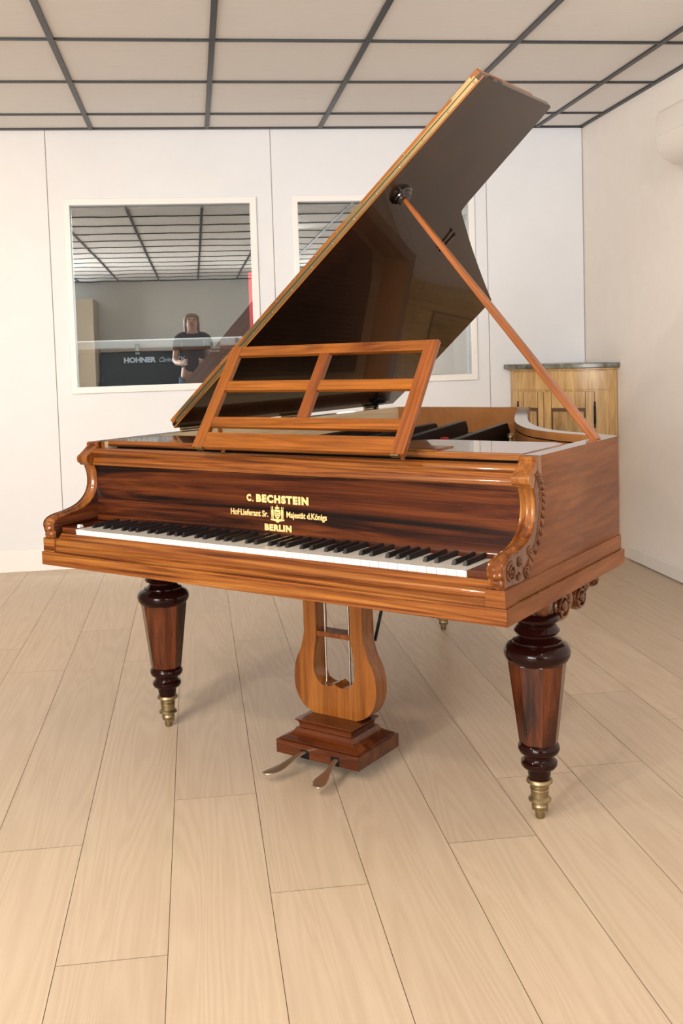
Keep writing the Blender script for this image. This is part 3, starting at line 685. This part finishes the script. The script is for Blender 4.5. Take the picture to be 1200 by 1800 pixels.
def pedal(xa, xb):
    bm = bmesh.new(); secs = [(.315, .008, .050, .004), (.29, .008, .049, .004), (.265, .0085, .043, .004), (.245, .011, .037, .0038), (.230, .0155, .034, .0036), (.214, .0195, .032, .0035), (.200, .0205, .031, .0035), (.188, .019, .030, .0035), (.179, .014, .029, .0035), (.175, .007, .028, .003)]
    ring = []
    for y, hw, z, th in secs:
        t = (.315-y)/.137; xc = xa+(xb-xa)*t
        ring.append([bm.verts.new((xc+hw*cos(a), y, z+th*sin(a))) for a in [2*pi*k/14 for k in range(14)]])
    for a, b in zip(ring, ring[1:]):
        for k in range(14): bm.faces.new([a[k], a[(k+1) % 14], b[(k+1) % 14], b[k]])
    bm.faces.new(ring[0]); bm.faces.new(ring[-1])
    obj('pedal', bm, m_pedal, lyre, smooth=True)
pedal(.652, .612); pedal(.748, .772)
for xx in (.652, .748): obj('pedal_slot', bx(xx-.013, xx+.013, yc-.1012, yc-.097, .034, .056), m_black, pb)

# music desk (tilted back 35 degrees)
T = radians(35)
DM = Matrix.Translation((.4648, .1119, .8775)) @ Matrix.Rotation(-T, 4, 'X')   # local z runs up the slope
def dbx(u0, u1, v0, v1, d0=0, d1=.012): return bx(u0, u1, d0, d1, v0, v1)
desk = obj('music_desk', dbx(0, .034, 0, .307, -.001, .013), m_desks, P, bevel=.0012)
desk.matrix_local = DM
def dp(name, bm, mat, bevel=.001): o = obj(name, bm, mat, desk, bevel=bevel); return o
dp('stile', dbx(.591, .625, 0, .307, -.001, .013), m_deskd)
dp('top_rail', dbx(.034, .591, .2785, .307), m_desk); dp('middle_rail', dbx(.034, .591, .171, .1995), m_desk)
dp('lower_rail', dbx(.034, .591, .062, .0905), m_desk); dp('bottom_rail', dbx(.034, .591, .002, .044), m_desk)
dp('centre_stile', dbx(.297, .328, .0905, .2785, -.001, .012), m_deskd)
for u in (.012, .590):
    dp('brass_hinge', dbx(u, u+.022, -.004, .0), m_brass)
for u in (.05, .585):
    bm = bmesh.new()
    s_, c_ = sin(T), cos(T)
    # strut back down to the shelf in desk space
    bm2 = bmesh.new(); a = Vector((u, .012, .075)); b = Vector((u+.004, .012+.085, -.052+.03))
    tube(bm2, [a, b], .006, 6); bm.free(); dp('support_strut', bm2, m_deskd, 0)
# desk slide frame it stands on
obj('desk_slide', bx(.44, 1.115, .20, .30, .8762, .8790), m_front, P)

# lid, opened about the bass side
TH = radians(38); LM = Matrix.Translation((.0, 0, ZR+.010)) @ Matrix.Rotation(-TH, 4, 'Y')
lid_pts = [(0, .545), (1.427, .486), (1.4285, .893), (1.424, .902)]
lid_pts += spline([(1.424, .902), (1.20, .934), (1.055, .955)], 3)[1:]
lid_pts += spline([(1.055, .955), (1.030, .964), (1.018, .982), (.99, 1.04), (.91, 1.205), (.82, 1.40), (.73, 1.600), (.662, 1.755)], 4)[1:]
lid_pts += [(.655, 1.772), (.640, 1.780), (.19, 1.862), (0, 1.88)]
bm = bmesh.new(); prism(bm, lid_pts, 0, .016); bmesh.ops.triangulate(bm, faces=[f for f in bm.faces if len(f.verts) > 4])
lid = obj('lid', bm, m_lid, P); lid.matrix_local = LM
bm = bmesh.new(); prism(bm, [(.0, .547), (1.426, .488), (1.427, .81), (0, .86)], .0165, .0325); flap = obj('front_flap', bm, m_desk, lid, bevel=.002)
def edge_strip(z0, z1, dy, mat, name, par, u0=.02, u1=1.41):
    def yy(u): return .545+(.486-.545)*u/1.427
    bm = bmesh.new(); prism(bm, [(u0, yy(u0)-dy), (u1, yy(u1)-dy), (u1, yy(u1)+.001), (u0, yy(u0)+.001)], z0, z1); return obj(name, bm, mat, par)
edge_strip(.0005, .0045, .0006, m_desk, 'edge_banding', lid, .0, 1.427)
edge_strip(.005, .015, .0008, m_brass, 'brass_hinge', lid)
edge_strip(.0175, .0225, .0008, m_brass, 'brass_hinge', flap)
for u in (.06, .42, .90, 1.33):
    edge_strip(.0222, .029, .0010, m_brass, 'hinge_plate', flap, u, u+.07)
bm = bmesh.new()
for k in range(15):
    u = .07+k*.095; yv = .545+(.486-.545)*u/1.427-.0012
    ball(bm, (u, yv, .010), (.0032, .0012, .0032), None, 8); ball(bm, (u+.03, yv, .0262), (.0028, .0012, .0028), None, 8)
obj('hinge_screws', bm, m_brassdull, lid)
bm = bmesh.new(); lathe(bm, [(.033, 0), (.033, -.006), (.028, -.009), (.027, -.013), (.022, -.015), (.020, -.020), (.012, -.021)], (1.041, .590), 28); obj('prop_cup', bm, m_dark, lid, smooth=True)
bm = bmesh.new(); tube(bm, [(.874, 1.044, -.006), (.945, 1.029, -.008)], .003, 8); ball(bm, (.945, 1.029, -.009), (.005, .005, .005)); ball(bm, (.874, 1.044, -.007), (.006, .006, .005)); obj('short_prop_peg', bm, m_darkred, lid, smooth=True)
bm = bmesh.new(); box(bm, .02, .06, 1.68, 1.73, -.010, -.001); tube(bm, [(.01, 1.70, -.02), (.04, 1.70, -.012), (.07, 1.70, -.03)], .006); obj('hinge_bracket', bm, m_black, lid, bevel=.003)
for yy in (.62, 1.15, 1.70):
    bm = bmesh.new(); tube(bm, [(.004, yy-.05, ZR+.006), (.004, yy+.05, ZR+.006)], .006, 10); obj('hinge_barrel', bm, m_brass, P)
# lid prop
top = LM @ Vector((1.041, .590, -.018)); foot = Vector((1.352, .597, ZR-.004))
d = (top-foot); L = d.length; q = d.to_track_quat('Z', 'Y')
bm = bmesh.new(); rings = []
for t, wx, wy in ((0, .0125, .009), (.04, .0125, .009), (.5, .0125, .0085), (.93, .0085, .0065), (1, .006, .005)):
    rings.append([bm.verts.new((sx*wx, sy*wy, t*L)) for sx, sy in ((-1, -1), (1, -1), (1, 1), (-1, 1))])
for a, b in zip(rings, rings[1:]):
    for k in range(4): bm.faces.new([a[k], a[(k+1) % 4], b[(k+1) % 4], b[k]])
bm.faces.new(rings[0]); bm.faces.new(rings[-1])
stk = obj('lid_prop', bm, m_stick, P, bevel=.003); stk.location = foot; stk.rotation_mode = 'QUATERNION'; stk.rotation_quaternion = q

# ------------------------------------------------------------------ upright pianos along the rear wall (they show in the window glass)
def upright():
    t = empty('upright_piano', 'black upright piano against the rear wall beside the beige pillar', 'piano', (-.62, YR+.004, 0), 0, 'upright pianos along the rear wall')
    mk = lambda n, *a, **k: obj(n, bx(*a), k.get('m', m_dark), k.get('p', t), bevel=.004)
    mk('case_back', -.74, .74, 0, .30, .10, 1.20); mk('top_board', -.76, .76, 0, .33, 1.20, 1.225)
    mk('side_panel', -.76, -.72, 0, .34, 0, 1.20); mk('side_panel', .72, .76, 0, .34, 0, 1.20)
    mk('key_bed', -.76, .76, .28, .60, .62, .68); mk('key_lid', -.71, .71, .29, .40, .68, .76); mk('keyboard', -.62, .62, .40, .56, .68, .705, m=m_ivory)
    mk('cheek', -.76, -.70, .30, .60, .68, .78); mk('cheek', .70, .76, .30, .60, .68, .78)
    mk('leg', -.74, -.68, .52, .58, 0, .62); mk('leg', .68, .74, .52, .58, 0, .62); mk('plinth', -.74, .74, .26, .34, 0, .12)
    for x in (-.06, .06): mk('pedal', x-.02, x+.02, .33, .44, .05, .065, m=m_brass)
    return t
u0 = upright()
def copy_tree(o, parent=None):
    c = o.copy(); COL.objects.link(c); c.parent = parent
    for ch in list(o.children): copy_tree(ch, c)
    return c
u1 = copy_tree(u0); u1.location.x = .98; u1['label'] = 'black upright piano against the rear wall, the one nearer the right wall'
# ------------------------------------------------------------------ photographer (mirrored faintly in the left window)
def skin(name, verts, edges, mat, parent, root=0, sub=1):
    me = bpy.data.meshes.new(name); me.from_pydata([v[:3] for v in verts], edges, []); o = bpy.data.objects.new(name, me); COL.objects.link(o)
    m = o.modifiers.new('skin', 'SKIN'); m.use_smooth_shade = True
    for i, v in enumerate(verts):
        r = v[3]; me.skin_vertices[0].data[i].radius = r if isinstance(r, tuple) else (r, r)
        me.skin_vertices[0].data[i].use_root = (i == root)
    sd = o.modifiers.new('sub', 'SUBSURF'); sd.levels = sub; sd.render_levels = sub
    me.materials.append(mat)
    if parent: o.parent = parent
    return o
person = empty('person', 'standing person with brown hair, dark top and jeans, mirrored in the window glass', 'person', (0, -.52, 0))
m_skin = plain('skin', (.62, .38, .27), .5); m_hair = plain('brown_hair', (.22, .13, .07), .5); m_top = plain('dark_top', (.07, .045, .035), .9); m_jean = plain('denim', (.05, .08, .15), .9); m_shoe = plain('shoe', (.5, .5, .5), .6)
V = [(0, 0, .90, (.14, .10)), (0, 0, 1.05, (.125, .09)), (0, .01, 1.22, (.14, .095)), (0, 0, 1.32, (.11, .075)), (0, .01, 1.385, .05), (0, .015, 1.42, .048), (0, .02, 1.50, (.075, .09)), (0, .02, 1.56, (.07, .085))]
E_ = [(i, i+1) for i in range(7)]
for s_ in (-1, 1):
    b0 = len(V)
    V += [(s_*.09, 0, .84, .085), (s_*.10, .01, .48, .055), (s_*.10, -.01, .10, .038), (s_*.105, .10, .035, .032)]
    E_ += [(0, b0), (b0, b0+1), (b0+1, b0+2), (b0+2, b0+3)]
    b0 = len(V)
    V += [(s_*.165, 0, 1.325, .048), (s_*.20, .02, 1.06, .038), (s_*.12, .22, 1.04, .028), (s_*.095, .255, 1.05, (.034, .017))]
    E_ += [(3, b0), (b0, b0+1), (b0+1, b0+2), (b0+2, b0+3)]
    h = b0+3
    for f, (dx, dz, L_) in enumerate(((.0, .028, .055), (.0, .010, .062), (.0, -.008, .058), (.0, -.026, .046))):
        k = len(V); V += [(s_*(.092-dx), .285, 1.05+dz, .009), (s_*.080, .285+L_*.45, 1.052+dz, .008), (s_*.062, .285+L_*.7, 1.052+dz, .007)]
        E_ += [(h, k), (k, k+1), (k+1, k+2)]
    k = len(V); V += [(s_*.078, .262, 1.075, .010), (s_*.066, .285, 1.095, .009)]; E_ += [(b0+2, k), (k, k+1)]
body = skin('body', V, E_, m_skin, person)
# face: nose, ears, eyes, mouth
bm = bmesh.new(); tube(bm, [(0, .108, 1.525), (0, .120, 1.500), (0, .112, 1.492)], [.006, .011, .008], 8); obj('nose', bm, m_skin, person, smooth=True)
bm = bmesh.new()
for s_ in (-1, 1): ball(bm, (s_*.030, .098, 1.525), (.012, .008, .007))
obj('eyes', bm, m_dark, person, smooth=True)
bm = bmesh.new(); ball(bm, (0, .100, 1.462), (.022, .007, .006)); obj('mouth', bm, plain('lips', (.45, .15, .13), .5), person, smooth=True)
bm = bmesh.new()
for s_ in (-1, 1): ball(bm, (s_*.078, .02, 1.51), (.008, .016, .028))
obj('ears', bm, m_skin, person, smooth=True)
hv = [(0, .012, 1.590, (.088, .100)), (0, -.028, 1.52, (.108, .086)), (0, -.05, 1.40, (.10, .05)), (0, -.075, 1.28, (.09, .035))]
skin('hair', hv, [(0, 1), (1, 2), (2, 3)], m_hair, person, 0, 2)
tv = [(0, 0, .86, (.155, .115)), (0, 0, 1.05, (.145, .108)), (0, .01, 1.22, (.160, .112)), (0, 0, 1.335, (.12, .085))]
te = [(0, 1), (1, 2), (2, 3)]
for s_ in (-1, 1):
    k = len(tv); tv += [(s_*.168, 0, 1.325, .060), (s_*.19, .01, 1.16, .052)]; te += [(3, k), (k, k+1)]
skin('t_shirt', tv, te, m_top, person)
jv = [(0, 0, .92, (.15, .115))]; je = []
for s_ in (-1, 1):
    k = len(jv); jv += [(s_*.09, 0, .82, .10), (s_*.10, .01, .48, .070), (s_*.10, -.01, .10, .055)]; je += [(0, k), (k, k+1), (k+1, k+2)]
skin('jeans', jv, je, m_jean, person)
for s_ in (-1, 1):
    skin('shoe', [(s_*.10, -.04, .04, .042), (s_*.102, .06, .040, .042), (s_*.105, .15, .032, .032)], [(0, 1), (1, 2)], m_shoe, person)
